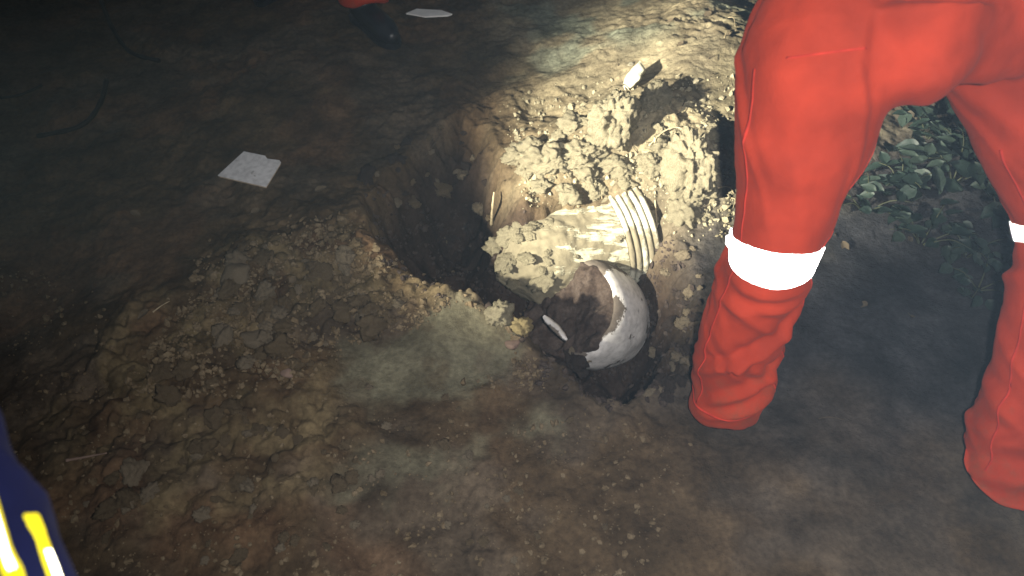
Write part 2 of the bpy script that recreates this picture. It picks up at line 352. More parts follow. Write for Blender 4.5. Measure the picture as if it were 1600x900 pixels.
STN = [clod_mesh('stone', i + 21, 3, .22, True) for i in range(4)]
_mc = {}
def with_mat(base, mat):
    k = (base.name, mat.name)
    if k not in _mc:
        m = base.copy(); m.materials.clear(); m.materials.append(mat); _mc[k] = m
    return _mc[k]
def rock(name, base, mat, p, r, label, cat, group=None, sink=.3, sq=(1, 1, 1), rot=None):
    o = bpy.data.objects.new(name, with_mat(base, mat)); COL.objects.link(o)
    o.location = (p[0], p[1], p[2] + r * .7 * sq[2] * (1 - 2 * sink)); o.scale = (r * sq[0], r * sq[1], r * sq[2])
    o.rotation_euler = rot or (random.uniform(-.5, .5), random.uniform(-.5, .5), random.uniform(0, 6.28))
    return tag(o, label, cat, group)
def pxr(px, w):  # radius in metres of something w pixels wide at photo point px
    p = G(*px); dep = p.y * CP + (CAM_H - p.z) * SP
    return p, w / 2 / FPX * dep

p, r = pxr((955, 222), 84); rock('soil_clod', BIG[0], M['dry_lit'], p, r, 'tall pale crumbly clod with a white stone on it, above the ribbed pipe', 'clod', None, .16, (.85, .8, 1.7), (.1, -.1, .6))
p, r = pxr((1072, 290), 92); rock('soil_clod', BIG[1], M['dry_lit'], p, r, 'largest pale clod, casting a jagged dark shadow beside the standing leg', 'clod', None, .14, (.85, .8, 1.7), (0, .2, 2))
p, r = pxr((1022, 165), 62); rock('soil_clod', BIG[2], M['dry_lit'], p, r, 'flat pale clod just below the white broken shard', 'clod', None, .42, (1, .8, .8), (0, 0, 1))
p, r = pxr((905, 250), 60); rock('soil_clod', BIG[3], M['dry_lit'], p, r, 'pale clod on the pit edge behind the mud covered pipe', 'clod', None, .35, (1.2, .8, .9), (0, 0, .3))
p, r = pxr((1018, 262), 50); rock('soil_clod', BIG[1], M['dry_lit'], p, r, 'pale clod between the two largest clods beside the thin upright root', 'clod', None, .3, (1, .9, 1), (0, 0, 3.5))
p, r = pxr((1120, 215), 44); rock('soil_clod', BIG[3], M['dry_lit'], p, r, 'low pale clod against the left edge of the orange trousers', 'clod', None, .5, (1.2, 1, .7), (0, 0, 2.2))
p, r = pxr((780, 495), 48); rock('soil_clod', BASE[2], M['dry_lit'], p, r * .85, 'pale crumbly clod on the lip between the scraped clay and the pit', 'clod', None, .3, (1.1, 1, 1), (.2, .1, 1))
bpy.context.view_layer.update()
p, r = pxr((816, 514), 36); rock('stone', BASE[4], M['ochre'], p, r * .9, 'ochre stone on the pit lip right of the pale crumbly clod', 'stone', None, .2)
p, r = pxr((843, 522), 36); rock('stone', STN[2], M['greyclod'], p, r, 'grey stone on the pit lip nearest the broken white pipe', 'stone', None, .25)
p, r = pxr((800, 540), 26); rock('stone', STN[3], M['pink'], p, r, 'small pinkish stone below the pale clod and the ochre stone', 'stone', None, .3)
p, r = pxr((370, 438), 52); rock('stone', STN[1], M['greyclod'], p, r, 'largest grey clod of the rubble below the white tile', 'clod', None, .35)
p, r = pxr((398, 532), 46); rock('stone', STN[3], M['greyclod'], p, r, 'pale grey rounded stone alone at the lower left of the rubble', 'stone', None, .35)
p, r = pxr((450, 585), 26); rock('stone', STN[0], M['pink'], p, r, 'small brownish stone right below the pale grey rounded stone', 'stone', None, .35)
p, r = pxr((967, 196), 20)
top = H(p.x, p.y) + .10
rock('stone', STN[2], M['white'], (P(967, 196, .10).x, P(967, 196, .10).y, .098), r, 'small white stone resting on top of the tall pale clod', 'stone', None, .3)

# ------------------------------------------------------------------ scattered clods one by one
GAPS = [[(968, 160), (1030, 158), (1030, 255), (985, 258)], [(1078, 205), (1135, 225), (1135, 300), (1108, 305)]]   # bare ground where the two big shadows fall
def scatter(n, poly, sizes, bases, mat, label, group, name='soil_clod', cat='clod', sink=.35):
    xs_ = [q[0] for q in poly]; ys_ = [q[1] for q in poly]; k = 0
    while k < n:
        px = random.uniform(min(xs_), max(xs_)); py = random.uniform(min(ys_), max(ys_))
        if polydist(np.array([px]), np.array([py]), poly)[0] < 0: continue
        if any(polydist(np.array([px]), np.array([py]), g_)[0] > 0 for g_ in GAPS): continue
        p, r = pxr((px, py), sizes[0] * (sizes[1] / sizes[0]) ** (random.random() ** 2))
        s = random.uniform(.8, 1.2)
        rock(name, random.choice(bases), random.choice(mat), p, r, label, cat, group, sink, (s, 1 / s, random.uniform(.7, 1))); k += 1
scatter(95, [(345, 395), (400, 380), (545, 375), (640, 450), (600, 520), (480, 590), (340, 560)], (10, 42), BASE, [M['brown'], M['greyclod'], M['brown']],
        'small brown clod in the heap of rubble left of the pit', 'brown clods left of the pit', sink=.22)
scatter(70, [(90, 620), (320, 500), (480, 590), (560, 700), (520, 880), (150, 880)], (10, 42), BASE, [M['brown'], M['greyclod'], M['brown']],
        'dull clod pressed into the dark earth of the lower left', 'clods in the lower left earth', sink=.3)
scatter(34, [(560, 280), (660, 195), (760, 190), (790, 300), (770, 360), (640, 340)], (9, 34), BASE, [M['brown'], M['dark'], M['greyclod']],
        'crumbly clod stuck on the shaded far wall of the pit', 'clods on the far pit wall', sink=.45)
scatter(46, [(800, 240), (930, 190), (1080, 200), (1130, 320), (1050, 350), (960, 305), (830, 330)], (22, 52), BASE, [M['dry_lit']],
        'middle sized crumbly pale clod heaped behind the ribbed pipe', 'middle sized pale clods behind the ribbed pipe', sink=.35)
scatter(70, [(800, 250), (930, 190), (1060, 190), (1130, 300), (1100, 360), (1030, 300), (930, 280), (830, 320)], (8, 26), BASE, [M['dry_lit']],
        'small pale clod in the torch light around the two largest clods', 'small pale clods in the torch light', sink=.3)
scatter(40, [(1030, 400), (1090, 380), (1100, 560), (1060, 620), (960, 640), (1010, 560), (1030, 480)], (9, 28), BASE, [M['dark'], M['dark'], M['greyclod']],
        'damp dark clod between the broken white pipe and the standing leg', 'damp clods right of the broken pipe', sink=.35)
scatter(24, [(540, 600), (900, 620), (1000, 700), (960, 880), (500, 880)], (9, 20), BASE, [M['greyclod'], M['brown']],
        'small clod on the flat ground in front of the pit', 'clods in front of the pit', sink=.5)
CLAYPX = [(540, 590), (560, 540), (650, 520), (715, 478), (780, 500), (800, 545), (795, 580), (720, 590), (640, 610), (580, 640)]
# crumbs nobody could count
def crumbs(name, n, poly, smin, smax, mat, seed):
    r = np.random.default_rng(seed); bm = bmesh.new(); bmesh.ops.create_icosphere(bm, subdivisions=1, radius=1)
    bv = np.array([tuple(v.co) for v in bm.verts]); bf = np.array([[v.index for v in f.verts] for f in bm.faces]); bm.free()
    xs_ = [q[0] for q in poly]; ys_ = [q[1] for q in poly]
    q = np.stack([r.uniform(min(xs_), max(xs_), n * 4), r.uniform(min(ys_), max(ys_), n * 4)], 1)
    q = q[polydist(q[:, 0], q[:, 1], poly) + 12 * r.normal(size=len(q)) > 0]; q = q[polydist(q[:, 0], q[:, 1], CLAYPX) < -4]; q = q[perlin(q[:, 0] * .016, q[:, 1] * .022, seed) + .45 * r.normal(size=len(q)) > .05][:n]; n = len(q)
    a = (q[:, 0] - 800) / FPX; b = (450 - q[:, 1]) / FPX; dy = CP + b * SP; dz = -SP + b * CP; z = np.zeros(n)
    for _ in range(6):
        t = (z - CAM_H) / dz; z = .5 * z + .5 * height(a * t, dy * t)
    x, y = a * t, dy * t; z = height(x, y)
    s = smin * (smax / smin) ** (r.random(n) ** 2.5)
    v = bv[None] * (1 + .5 * r.uniform(-1, 1, (n, len(bv), 1))) * (s[:, None, None] * r.uniform(.7, 1.2, (n, 1, 3)))
    v += np.stack([x, y, z + s * .2], 1)[:, None]
    f = (bf[None] + (np.arange(n) * len(bv))[:, None, None]).reshape(-1, 3)
    m = bpy.data.meshes.new(name); v = v.reshape(-1, 3)
    m.vertices.add(len(v)); m.vertices.foreach_set('co', v.ravel()); m.loops.add(f.size); m.loops.foreach_set('vertex_index', f.ravel().astype(np.int32))
    m.polygons.add(len(f)); m.polygons.foreach_set('loop_start', np.arange(0, f.size, 3, dtype=np.int32)); m.update(calc_edges=True); m.polygons.foreach_set('use_smooth', np.zeros(len(f), bool))
    o = mo_(name, m, mat); o['kind'] = 'stuff'; return o
o = crumbs('loose_crumbs', 1100, [(780, 180), (930, 130), (1150, 120), (1160, 380), (1050, 380), (1030, 310), (930, 290), (830, 320)], .0025, .012, M['dry_lit'], 1); tag(o, 'pale crumbs strewn round the lit clods', 'soil crumbs')
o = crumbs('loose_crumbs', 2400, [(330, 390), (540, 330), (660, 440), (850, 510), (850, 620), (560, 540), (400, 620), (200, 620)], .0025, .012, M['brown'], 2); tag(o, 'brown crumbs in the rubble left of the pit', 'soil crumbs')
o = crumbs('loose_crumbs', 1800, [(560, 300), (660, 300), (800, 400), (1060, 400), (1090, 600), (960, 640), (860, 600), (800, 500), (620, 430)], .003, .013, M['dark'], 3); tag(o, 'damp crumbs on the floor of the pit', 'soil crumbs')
o = crumbs('loose_crumbs', 1500, [(0, 380), (400, 620), (900, 640), (1080, 700), (1000, 920), (0, 920)], .0015, .009, M['brown'], 4); tag(o, 'fine crumbs over the foreground earth', 'soil crumbs')

# ------------------------------------------------------------------ pipes
def frame(d):
    d = Vector(d).normalized(); a = d.cross(Vector((0, 0, 1))).normalized(); return d, a, a.cross(d).normalized()
def set_mud(o, vals):
    at = o.data.attributes.new('mud', 'FLOAT', 'POINT'); at.data.foreach_set('value', np.asarray(vals, np.float32))
M['pipe_mud'] = muddy_mat('mud_smeared_pipe', (.42, .40, .29), (.15, .13, .085), .475, 6, (1, 7, 7))
M['pipe_white'] = muddy_mat('white_pipe', (.62, .60, .58), (.105, .086, .07), .50, 7, soft=.015)
M['rib'] = muddy_mat('ribbed_collar', (.44, .43, .35), (.15, .13, .088), .50, 9)
M['fill'] = soil_mat('soil_in_pipe', (.04, .028, .023), (.062, .046, .038), (.09, .07, .06), scale=22, bump=.9)

def lathe_pipe(name, org, d, prof, seg, mat, parent, disp=None):
    """prof: (distance along d, radius) pairs, outer surface then back along the bore"""
    d, a, b = frame(d); vs_, fs = [], []; mud = []
    for i, (t, r) in enumerate(prof):
        for j in range(seg):
            th = 2 * math.pi * j / seg
            dr, dt, mv = disp(t, th, i) if disp else (0, 0, 0)
            vs_.append(d * (t + dt) + (a * math.cos(th) + b * math.sin(th)) * (r + dr)); mud.append(mv)
    for i in range(len(prof) - 1):
        for j in range(seg):
            k = (j + 1) % seg; fs.append((i * seg + j, i * seg + k, (i + 1) * seg + k, (i + 1) * seg + j))
    o = mk(name, vs_, fs, mat, parent); o.location = org if not parent else (0, 0, 0)
    set_mud(o, mud); return o
# upper pipe: runs from its ribbed collar at the right down to the left
RC = P(960, 368, -.14); RP = .165
up = empty('ribbed_pipe', RC); tag(up, 'mud smeared pale pipe with a ribbed collar, half buried at the back of the pit', 'pipe')
DU = Vector((-.93, -.37, -.05))
def du(t, th, i):
    e = min(1, max(0, (t - .17) / .2)); n = (float(perlin(t * 14, th * 2.2, 5)) * .008 + float(perlin(t * 40, th * 7, 7)) * .006) * (1 + .8 * e) + .004 * float(perlin(t * 90, th * 14, 9)) + e * .008 * float(worley(np.array([t * 2]), np.array([th * .35]), 16, 4)[0])
    return (max(n, -.003), 0, -.02 + .25 * e + .1 * float(perlin(t * 4, th * 1.5, 8)))
prof = [(.03 + .0085 * k, (RP - .004 * min(1, k / 8)) * max(.02, 1 - max(0, (k - 24) / 21.5) ** 2.2)) for k in range(46)]
lathe_pipe('pipe_body', None, DU, prof, 120, M['pipe_mud'], up, du)
for k in range(5):
    t0 = .02 - k * .019; rr = RP + .004 + .006 * k
    pr = [(t0 + .008 * math.cos(a_), rr + .007 * math.sin(a_)) for a_ in np.linspace(0, math.pi, 9)]
    pr = [(t0 + .0095, RP - .02)] + pr + [(t0 - .0095, RP - .02)]
    lathe_pipe('rib', None, DU, pr, 110, M['rib'], up, lambda t, th, i: (.0015 * float(perlin(th * 5, i, 3)), 0, .12 * float(perlin(th * 2.5, 1, 4 + k))))
# mud clinging on top of the upper pipe
dU, aU, bU = frame(DU)

# lower pipe: broken mouth turned up towards the left, full of earth
LC = P(893, 480, -.14); AX = Vector((-.50, -.42, .76)); RL = .155
lp = empty('broken_pipe', LC); tag(lp, 'broken white pipe end with a ragged muddy mouth full of dark earth', 'pipe')
dL, aL, bL = frame(AX)
def dl(t, th, i):
    ragged = .010 * float(perlin(math.cos(th) * 2.5, math.sin(th) * 2.5, 15)) + .003 * float(perlin(math.cos(th) * 8, math.sin(th) * 8, 16))
    k = max(0, min(1, (t + .10) / .10))
    side = math.cos(th - TH0)          # 1 on the right, where the wall stands highest
    low = -.05 * (.5 - .5 * side) ** 1.5
    return (.0035 * float(perlin(t * 12, th * 3, 17)), (ragged + low) * k, .14 * (-.35 - side) + .10 * max(0, (-t - .05) / .15) + .16 * max(0, 1 + t / .05) + .16 * max(0, math.cos(th - THU)) ** 2 + .10 * float(perlin(math.cos(th) * 2, math.sin(th) * 2 + t * 4, 18)))
fw = Vector((.15, 1, .2)); THU = math.atan2(fw.dot(bL), fw.dot(aL)); rt = Vector((1, 0, 0)); TH0 = math.atan2(rt.dot(bL), rt.dot(aL))
bul = lambda t: RL + .018 * math.sin(math.pi * min(1, max(0, -t / .26))) - .012 * max(0, 1 + t / .03) ** 2 * (t > -.03)
prof = [(-t, bul(-t)) for t in np.linspace(.34, 0, 40)] + [(.001, RL - .016), (-.003, RL - .02)] + [(-t, RL - .022) for t in np.linspace(.012, .2, 12)]
lathe_pipe('pipe_wall', None, AX, prof, 160, M['pipe_white'], lp, dl)
vs_, fs = [], []; NR = 60; NS = 200
for i in range(NR + 1):
    rr = RL * i / NR
    for j in range(NS):
        th = 2 * math.pi * j / NS; lf_ = .5 - .5 * math.cos(th - TH0); r2_ = rr * (1 - .026 + .30 * lf_ ** 1.4); q = aL * (r2_ * math.cos(th)) + bL * (r2_ * math.sin(th))
        hh = .022 * float(fbm(np.array(q.x), np.array(q.y), 11, 4, 77)) + .012 * float(worley(np.array([q.x + 3]), np.array([q.y + 3]), 38, 3)[0])
        side = math.cos(th - TH0)
        u = i / NR; hh += -.022 - .05 * lf_ ** 1.5 * u ** 2 + .05 * lf_ * u * u - .10 * lf_ * max(0, u - .85) / .15 + .014 * float(perlin(np.array(q.x * 30), np.array(q.y * 30), 79)) * u - .05 * max(0, u - .9) * 10 * .6
        vs_.append(q + dL * hh)
for i in range(NR):
    for j in range(NS):
        k = (j + 1) % NS; fs.append((i * NS + j, i * NS + k, (i + 1) * NS + k, (i + 1) * NS + j))
mk('soil_fill', vs_, fs, M['fill'], lp)
for k in range(40):
    t = random.uniform(.02, .40) if k > 26 else random.uniform(.22, .40); th = random.uniform(-.9, 3.0); r_ = random.uniform(.009, .026) * (1.25 if t > .22 else .75)
    e = max(0, (t - .26) / .19); rad = (RP - .006) * (1 - min(.8, e ** 2.2))
    q = RC + dU * t + (aU * math.cos(th) + bU * math.sin(th)) * rad
    if q.z < H(q.x, q.y) + .005: continue
    rock('mud_lump', random.choice(BASE), M['dry_lit'], q - Vector((0, 0, r_ * .4)), r_, 'lump of pale mud caked on the back of the ribbed pipe', 'mud lump', 'mud lumps on the ribbed pipe', .3, (1.3, 1.1, .6))
for k in range(44):
    th = TH0 + math.pi + random.uniform(-1.7, 1.5); r_ = random.uniform(.012, .034); rad = RL + random.uniform(-.03, .03)
    q = LC + dL * (-.03 - .05 * (.5 - .5 * math.cos(th - TH0)) ** 1.5 + random.uniform(.0, .035)) + (aL * math.cos(th) + bL * math.sin(th)) * rad
    rock('mud_lump', random.choice(BASE), random.choice([M['dark'], M['dark'], M['greyclod']]), q - Vector((0, 0, r_ * .4)), r_, 'dark mud lump burying the left rim of the broken pipe', 'mud lump', 'mud lumps on the broken rim', .3, (1.2, 1, .8))
# loose shards of pipe wall
def shard(name, px, z, length, width, yaw, tilt, mat, label, cat, thick=.008, curve=.25, roll=0):
    n = 18; vs_, fs = [], []
    for lay in (0, 1):
        for i in range(n + 1):
            s = i / n; w = width * (math.sin(math.pi * min(1, s * .95 + .04)) ** .6) * (1 + .18 * float(perlin(s * 6, 3.3, len(name) + int(px[0]))))
            for j in range(5):
                v = j / 4 - .5
                vs_.append(Vector(((s - .5) * length, v * w, curve * (width * .5 - 2 * abs(v) ** 2 * width) + lay * thick + .15 * length * (.25 - (s - .5) ** 2))))
    L = (n + 1) * 5
    for i in range(n):
        for j in range(4):
            a = i * 5 + j; fs.append((a, a + 1, a + 6, a + 5)[::-1]); fs.append((L + a, L + a + 1, L + a + 6, L + a + 5))
        for j in (0, 4):
            a = i * 5 + j; q = (a, a + 5, L + a + 5, L + a); fs.append(q if j else q[::-1])
    for j in range(4):
        fs.append((j, j + 1, L + j + 1, L + j)[::-1]); a = n * 5 + j; fs.append((a, a + 1, L + a + 1, L + a))
    o = mk(name, vs_, fs, mat); o.location = P(px[0], px[1], z); o.rotation_euler = (roll, tilt, yaw)
    o.data.attributes.new('mud', 'FLOAT', 'POINT'); return tag(o, label, cat)
M['shard'] = muddy_mat('shard_plastic', (.75, .72, .55), (.28, .24, .16), .62, 14)
shard('pipe_shard', (820, 402), -.10, .085, .028, -.15, .1, M['shard'], 'pale pipe splinter lit at the edge of the pit shadow, leftmost', 'shard', roll=-.5)
shard('pipe_shard', (882, 412), -.085, .10, .026, -.05, 0, M['shard'], 'longer pale pipe splinter below the mud smeared pipe, middle of three', 'shard', roll=-.6)
shard('pipe_shard', (938, 431), -.08, .05, .02, -.1, 0, M['shard'], 'short pale pipe splinter touching the mouth of the broken pipe', 'shard', roll=-.6)
shard('pipe_shard', (866, 515), -.13, .10, .03, -.85, .2, M['pipe_white'], 'grey white pipe splinter leaning at the left of the broken mouth', 'shard', roll=-.4)
p = G(993, 122); shard('pottery_shard', (993, 124), p.z + .03, .115, .062, 1.0, -.25, M['shard'], 'cream broken shard standing in pale soil above the lit clods', 'shard', .012, .6, -.5)
p = G(986, 103); rock('stone', STN[1], M['pale'], p, .013, 'tiny cream chip lying just above the broken cream shard', 'stone', None, .3, (1.6, .8, .7))

# ------------------------------------------------------------------ tile and flat scrap
cs = [G(385, 249), G(446, 263), G(419, 302), G(346, 291)]
cen = sum(cs, Vector()) / 4; cen.z = H(cen.x, cen.y) + .012
tile = empty('wall_tile', cen)
def slab(name, pts, z0, z1, mat, parent, bev=.0015):
    bm = bmesh.new(); vb = [bm.verts.new((q.x - cen.x, q.y - cen.y, z0)) for q in pts]
    f = bm.faces.new(vb); f.normal_update()
    if f.normal.z < 0: f.normal_flip()
    r = bmesh.ops.extrude_face_region(bm, geom=[f]); bmesh.ops.translate(bm, vec=(0, 0, z1 - z0), verts=[g for g in r['geom'] if isinstance(g, bmesh.types.BMVert)])
    bmesh.ops.recalc_face_normals(bm, faces=bm.faces); bmesh.ops.bevel(bm, geom=list(bm.edges), offset=bev, segments=2, affect='EDGES')
    m = bpy.data.meshes.new(name); bm.to_mesh(m); bm.free(); return mo_(name, m, mat, parent)
bx = [cs[0], cs[0].lerp(cs[1], .55), cs[0].lerp(cs[1], .62) + Vector((0, -.012, 0)), cs[0].lerp(cs[1], .95) + Vector((-.004, -.006, 0)), cs[1].lerp(cs[2], .12), cs[2], cs[3]]
M['tile'] = muddy_mat('dusty_white_tile', (.72, .72, .72), (.07, .055, .04), .66, 16, rough=.3)
M['biscuit'] = plain_mat('tile_biscuit', (.45, .36, .27), .9)
slab('glaze', bx, 0, .004, M['tile'], tile, .001); slab('biscuit', [cen.lerp(q, .97) + Vector((0, 0, 0)) for q in bx], -.007, -.0004, M['biscuit'], tile, .001)
tile.rotation_euler = (R(2), R(-1), 0)
tag(tile, 'square white glazed tile with a chipped corner lying on dark earth', 'tile')
q = G(672, 26); cen = q.copy(); cen.z += .012
pts = [G(635, 29), G(652, 25), G(690, 22), G(707, 24), G(700, 28), G(665, 31)]
m = slab('plastic_scrap', pts, 0, .006, M['white'], None, .001); m.location = cen; tag(m, 'flat white scrap on the dark ground beside the far black boot', 'scrap')

# ------------------------------------------------------------------ roots, sticks, cords
def tube(name, pts, r, mat, label=None, cat=None, group=None, taper=.4, parent=None, res=8):
    pts = [Vector(q) for q in pts]; out = []
    for i in range(len(pts) - 1):
        p0 = pts[max(0, i - 1)]; p1 = pts[i]; p2 = pts[i + 1]; p3 = pts[min(len(pts) - 1, i + 2)]
        for k in range(res):
            t = k / res; out.append(.5 * ((2 * p1) + (p2 - p0) * t + (2 * p0 - 5 * p1 + 4 * p2 - p3) * t * t + (3 * p1 - p0 - 3 * p2 + p3) * t ** 3))
    out.append(pts[-1]); org = Vector((0, 0, 0)) if parent else out[0].copy(); vs_, fs = [], []; N = 7
    for i, c_ in enumerate(out):
        t = (out[min(i + 1, len(out) - 1)] - out[max(i - 1, 0)]).normalized()
        a = t.cross(Vector((.31, .2, .93))).normalized(); b = t.cross(a); rr = r * (1 - (1 - taper) * i / (len(out) - 1)) * (1 + .12 * math.sin(i * 1.7))
        for j in range(N): th = 6.2832 * j / N; vs_.append(c_ - org + a * rr * math.cos(th) + b * rr * math.sin(th))
    for i in range(len(out) - 1):
        for j in range(N): k = (j + 1) % N; fs.append((i * N + j, i * N + k, (i + 1) * N + k, (i + 1) * N + j))
    fs.append(tuple(range(N))[::-1]); fs.append(tuple((len(out) - 1) * N + j for j in range(N)))
    o = mk(name, vs_, fs, mat, parent)
    if not parent: o.location = org; tag(o, label, cat, group)
    return o
def gp(px, py, dz=.006): return G(px, py) + Vector((0, 0, dz))
tube('root', [gp(1020, 235, .05), P(1022, 275, .06), P(1024, 320, .03), P(1030, 385, -.10)], .0035, M['root'], 'thin upright root hanging in front of the ribbed collar', 'root')
tube('root', [gp(1012, 240, .03), gp(1035, 222, .04), gp(1058, 214, .035), gp(1080, 216, .01)], .003, M['root'], 'pale curved root arching between the two largest clods', 'root')
tube('root', [gp(1112, 308, .004), gp(1122, 298, .012), gp(1138, 296, .01), gp(1146, 304, .004)], .0035, M['root'], 'pale hooked root beside the orange trousers', 'root')
tube('root', [gp(1058, 185, .004), gp(1066, 172, .02), gp(1070, 160, .008)], .0022, M['rootdark'], 'short dark twig right of the tall pale clod', 'root')
tube('root', [gp(815, 256, .006), gp(850, 258, .02), gp(875, 266, .006)], .0025, M['rootdark'], 'dark thin root on the pale soil above the mud smeared pipe', 'root')
tube('root', [gp(665, 245, .0), gp(690, 215, .02), gp(672, 178, .004)], .0025, M['rootdark'], 'thin root on the shaded far bank of the pit', 'root')
tube('root', [gp(768, 350, .0), P(770, 320, -.04), P(772, 300, .0)], .006, M['root'], 'stubby pale root end poking from the left pit wall', 'root')
tube('twig', [gp(240, 490), gp(255, 482, .012), gp(266, 473)], .0022, M['root'], 'short pale twig left of the rubble', 'twig')
tube('twig', [gp(1278, 656), gp(1295, 655, .01), gp(1318, 658)], .0018, M['rootdark'], 'short dull twig on the dark ground between the feet', 'twig')
tube('twig', [gp(905, 688), gp(925, 690, .008), gp(948, 696)], .0018, M['rootdark'], 'thin dull twig on the flat ground in front of the pit', 'twig')
tube('twig', [gp(105, 722), gp(135, 718, .01), gp(170, 712)], .004, M['pink'], 'reddish flat stick in the lower left earth', 'twig')
tube('cord', [gp(160, 5, .01), gp(178, 50, .02), gp(205, 85, .012), gp(250, 98, .008)], .009, M['cord'], 'dark cord curving down on the far left ground', 'cord', taper=.9)
tube('cord', [gp(168, 130, .01), gp(160, 165, .015), gp(130, 200, .012), gp(60, 216, .008)], .009, M['cord'], 'dark cord bending to the left above the lower left earth', 'cord', taper=.9)
tube('cord', [gp(-30, 160, .01), gp(30, 155, .015), gp(68, 138, .012)], .005, M['cord'], 'short dark cord at the left edge', 'cord', taper=.9)
for k in range(34):
    px, py = random.choice([(random.uniform(820, 1140), random.uniform(180, 330)), (random.uniform(1060, 1150), random.uniform(30, 160)), (random.uniform(940, 1150), random.uniform(100, 320))])
    a = random.uniform(0, 6.28); L = random.uniform(8, 22)
    tube('rootlet', [gp(px, py, .003), gp(px + L * .5 * math.cos(a), py + L * .4 * math.sin(a), .014), gp(px + L * math.cos(a + .4), py + L * .8 * math.sin(a + .4), .004)], .0016,
         random.choice([M['root'], M['rootdark'], M['rootdark']]), 'fine broken rootlet lying on the pale torch lit soil', 'root', 'rootlets on the lit soil', res=4)

# ------------------------------------------------------------------ leaves and plants
def leaf_mesh(name, mat, seed):
    r = random.Random(seed); vs_, fs = [], []; n = 8
    for i in range(n + 1):
        s = i / n; w = .34 * math.sin(math.pi * s ** .8) ** .9 + .004
        for j in (-1, -.5, 0, .5, 1): vs_.append((s, w * j * (1 + .06 * math.sin(s * 20 + seed)), .10 * abs(j) - .22 * s * s + .015 * math.sin(s * 14 + j * 3 + seed)))
    for i in range(n):
        for j in range(4): a = i * 5 + j; fs.append((a, a + 1, a + 6, a + 5))
    m = bpy.data.meshes.new(name); m.from_pydata(vs_, [], fs); m.polygons.foreach_set('use_smooth', [True] * len(fs)); m.materials.append(mat); return m
LV = [leaf_mesh('leaf', M['leaf'], 1), leaf_mesh('leaf', M['leaf'], 2), leaf_mesh('leaf', M['leafpale'], 3)]
def plant(px, py, n, spread, hgt, label, size=(.045, .09)):
    b = G(px, py); root = empty('leafy_plant', b); tag(root, label, 'plant', 'leafy plants behind the legs')
    for s in range(5):
        a = s * 1.26 + random.uniform(-.4, .4); e = Vector((math.cos(a) * spread, math.sin(a) * spread * .8, hgt * random.uniform(.6, 1)))
        pts = [Vector((0, 0, -.01)), e * .5 + Vector((0, 0, hgt * .3)), e]
        tube('stem', pts, .0025, M['stem'], parent=root, res=4)
        for k in range(n // 5):
            t = random.uniform(.3, 1.05); q = pts[1] * (2 * t * (1 - t)) + e * t * t
            o = bpy.data.objects.new('leaf', random.choice(LV)); COL.objects.link(o); o.parent = root
            o.location = q + Vector((random.uniform(-.03, .03), random.uniform(-.03, .03), random.uniform(-.02, .02)))
            o.rotation_euler = (random.uniform(-.5, .5), random.uniform(-.5, .4), random.uniform(0, 6.28)); s_ = random.uniform(*size); o.scale = (s_, s_, s_)
plant(1405, 300, 30, .11, .10, 'low dark plant directly below the crotch of the orange trousers')
plant(1490, 285, 40, .15, .13, 'widest leafy plant in the middle between the two orange legs')
plant(1560, 330, 35, .14, .12, 'leafy plant right behind the right reflective knee band')
plant(1450, 215, 30, .13, .10, 'leafy plant farthest back between the orange legs')
plant(1350, 330, 25, .12, .08, 'low dark plant just right of the left knee band', (.035, .06))
plant(1440, 380, 30, .14, .09, 'dim leafy plant in the middle, lower than the others', (.04, .07))
plant(1555, 250, 40, .15, .15, 'tall leafy plant beside the right thigh', (.05, .085))
plant(1530, 450, 22, .12, .06, 'sparse dark plant left of the right shin', (.03, .055))
plant(1510, 400, 20, .10, .07, 'small sparse plant nearest in front of the other plants', (.03, .05))
LT = leaf_mesh('dead_leaf', M['litter'], 5)
for k in range(26):
    px, py = random.choice([(random.uniform(1300, 1560), random.uniform(330, 520)), (random.uniform(1040, 1150), random.uniform(20, 110)), (random.uniform(60, 500), random.uniform(300, 560))])
    q = gp(px, py, .008); o = bpy.data.objects.new('dead_leaf', LT); COL.objects.link(o); o.location = q
    o.rotation_euler = (random.uniform(-.4, .4), random.uniform(-.3, .5), random.uniform(0, 6.28)); s_ = random.uniform(.02, .04); o.scale = (s_, s_, s_)
    tag(o, 'small curled dead leaf lying on the ground', 'leaf', 'fallen leaves')

# ------------------------------------------------------------------ people
def loft(bm, pts, radii, seg=28, squash=None):
    """closed tube through pts; radii may be (rx, ry) with rx across and ry in depth"""
    n = len(pts); rings = []
    for i, c_ in enumerate(pts):
        t = (pts[min(i + 1, n - 1)] - pts[max(i - 1, 0)]).normalized()
        a = Vector((1, 0, 0)) - t * t.x
        if a.length < .2: a = Vector((0, 1, 0)) - t * t.y
        a.normalize(); b = t.cross(a); rx, ry = radii[i] if isinstance(radii[i], tuple) else (radii[i], radii[i])
        rings.append([bm.verts.new(c_ + a * rx * math.cos(6.28319 * j / seg) + b * ry * math.sin(6.28319 * j / seg)) for j in range(seg)])
    for i in range(n - 1):
        for j in range(seg):
            k = (j + 1) % seg; bm.faces.new((rings[i][j], rings[i][k], rings[i + 1][k], rings[i + 1][j]))
    bm.faces.new(rings[0][::-1]); bm.faces.new(rings[-1])
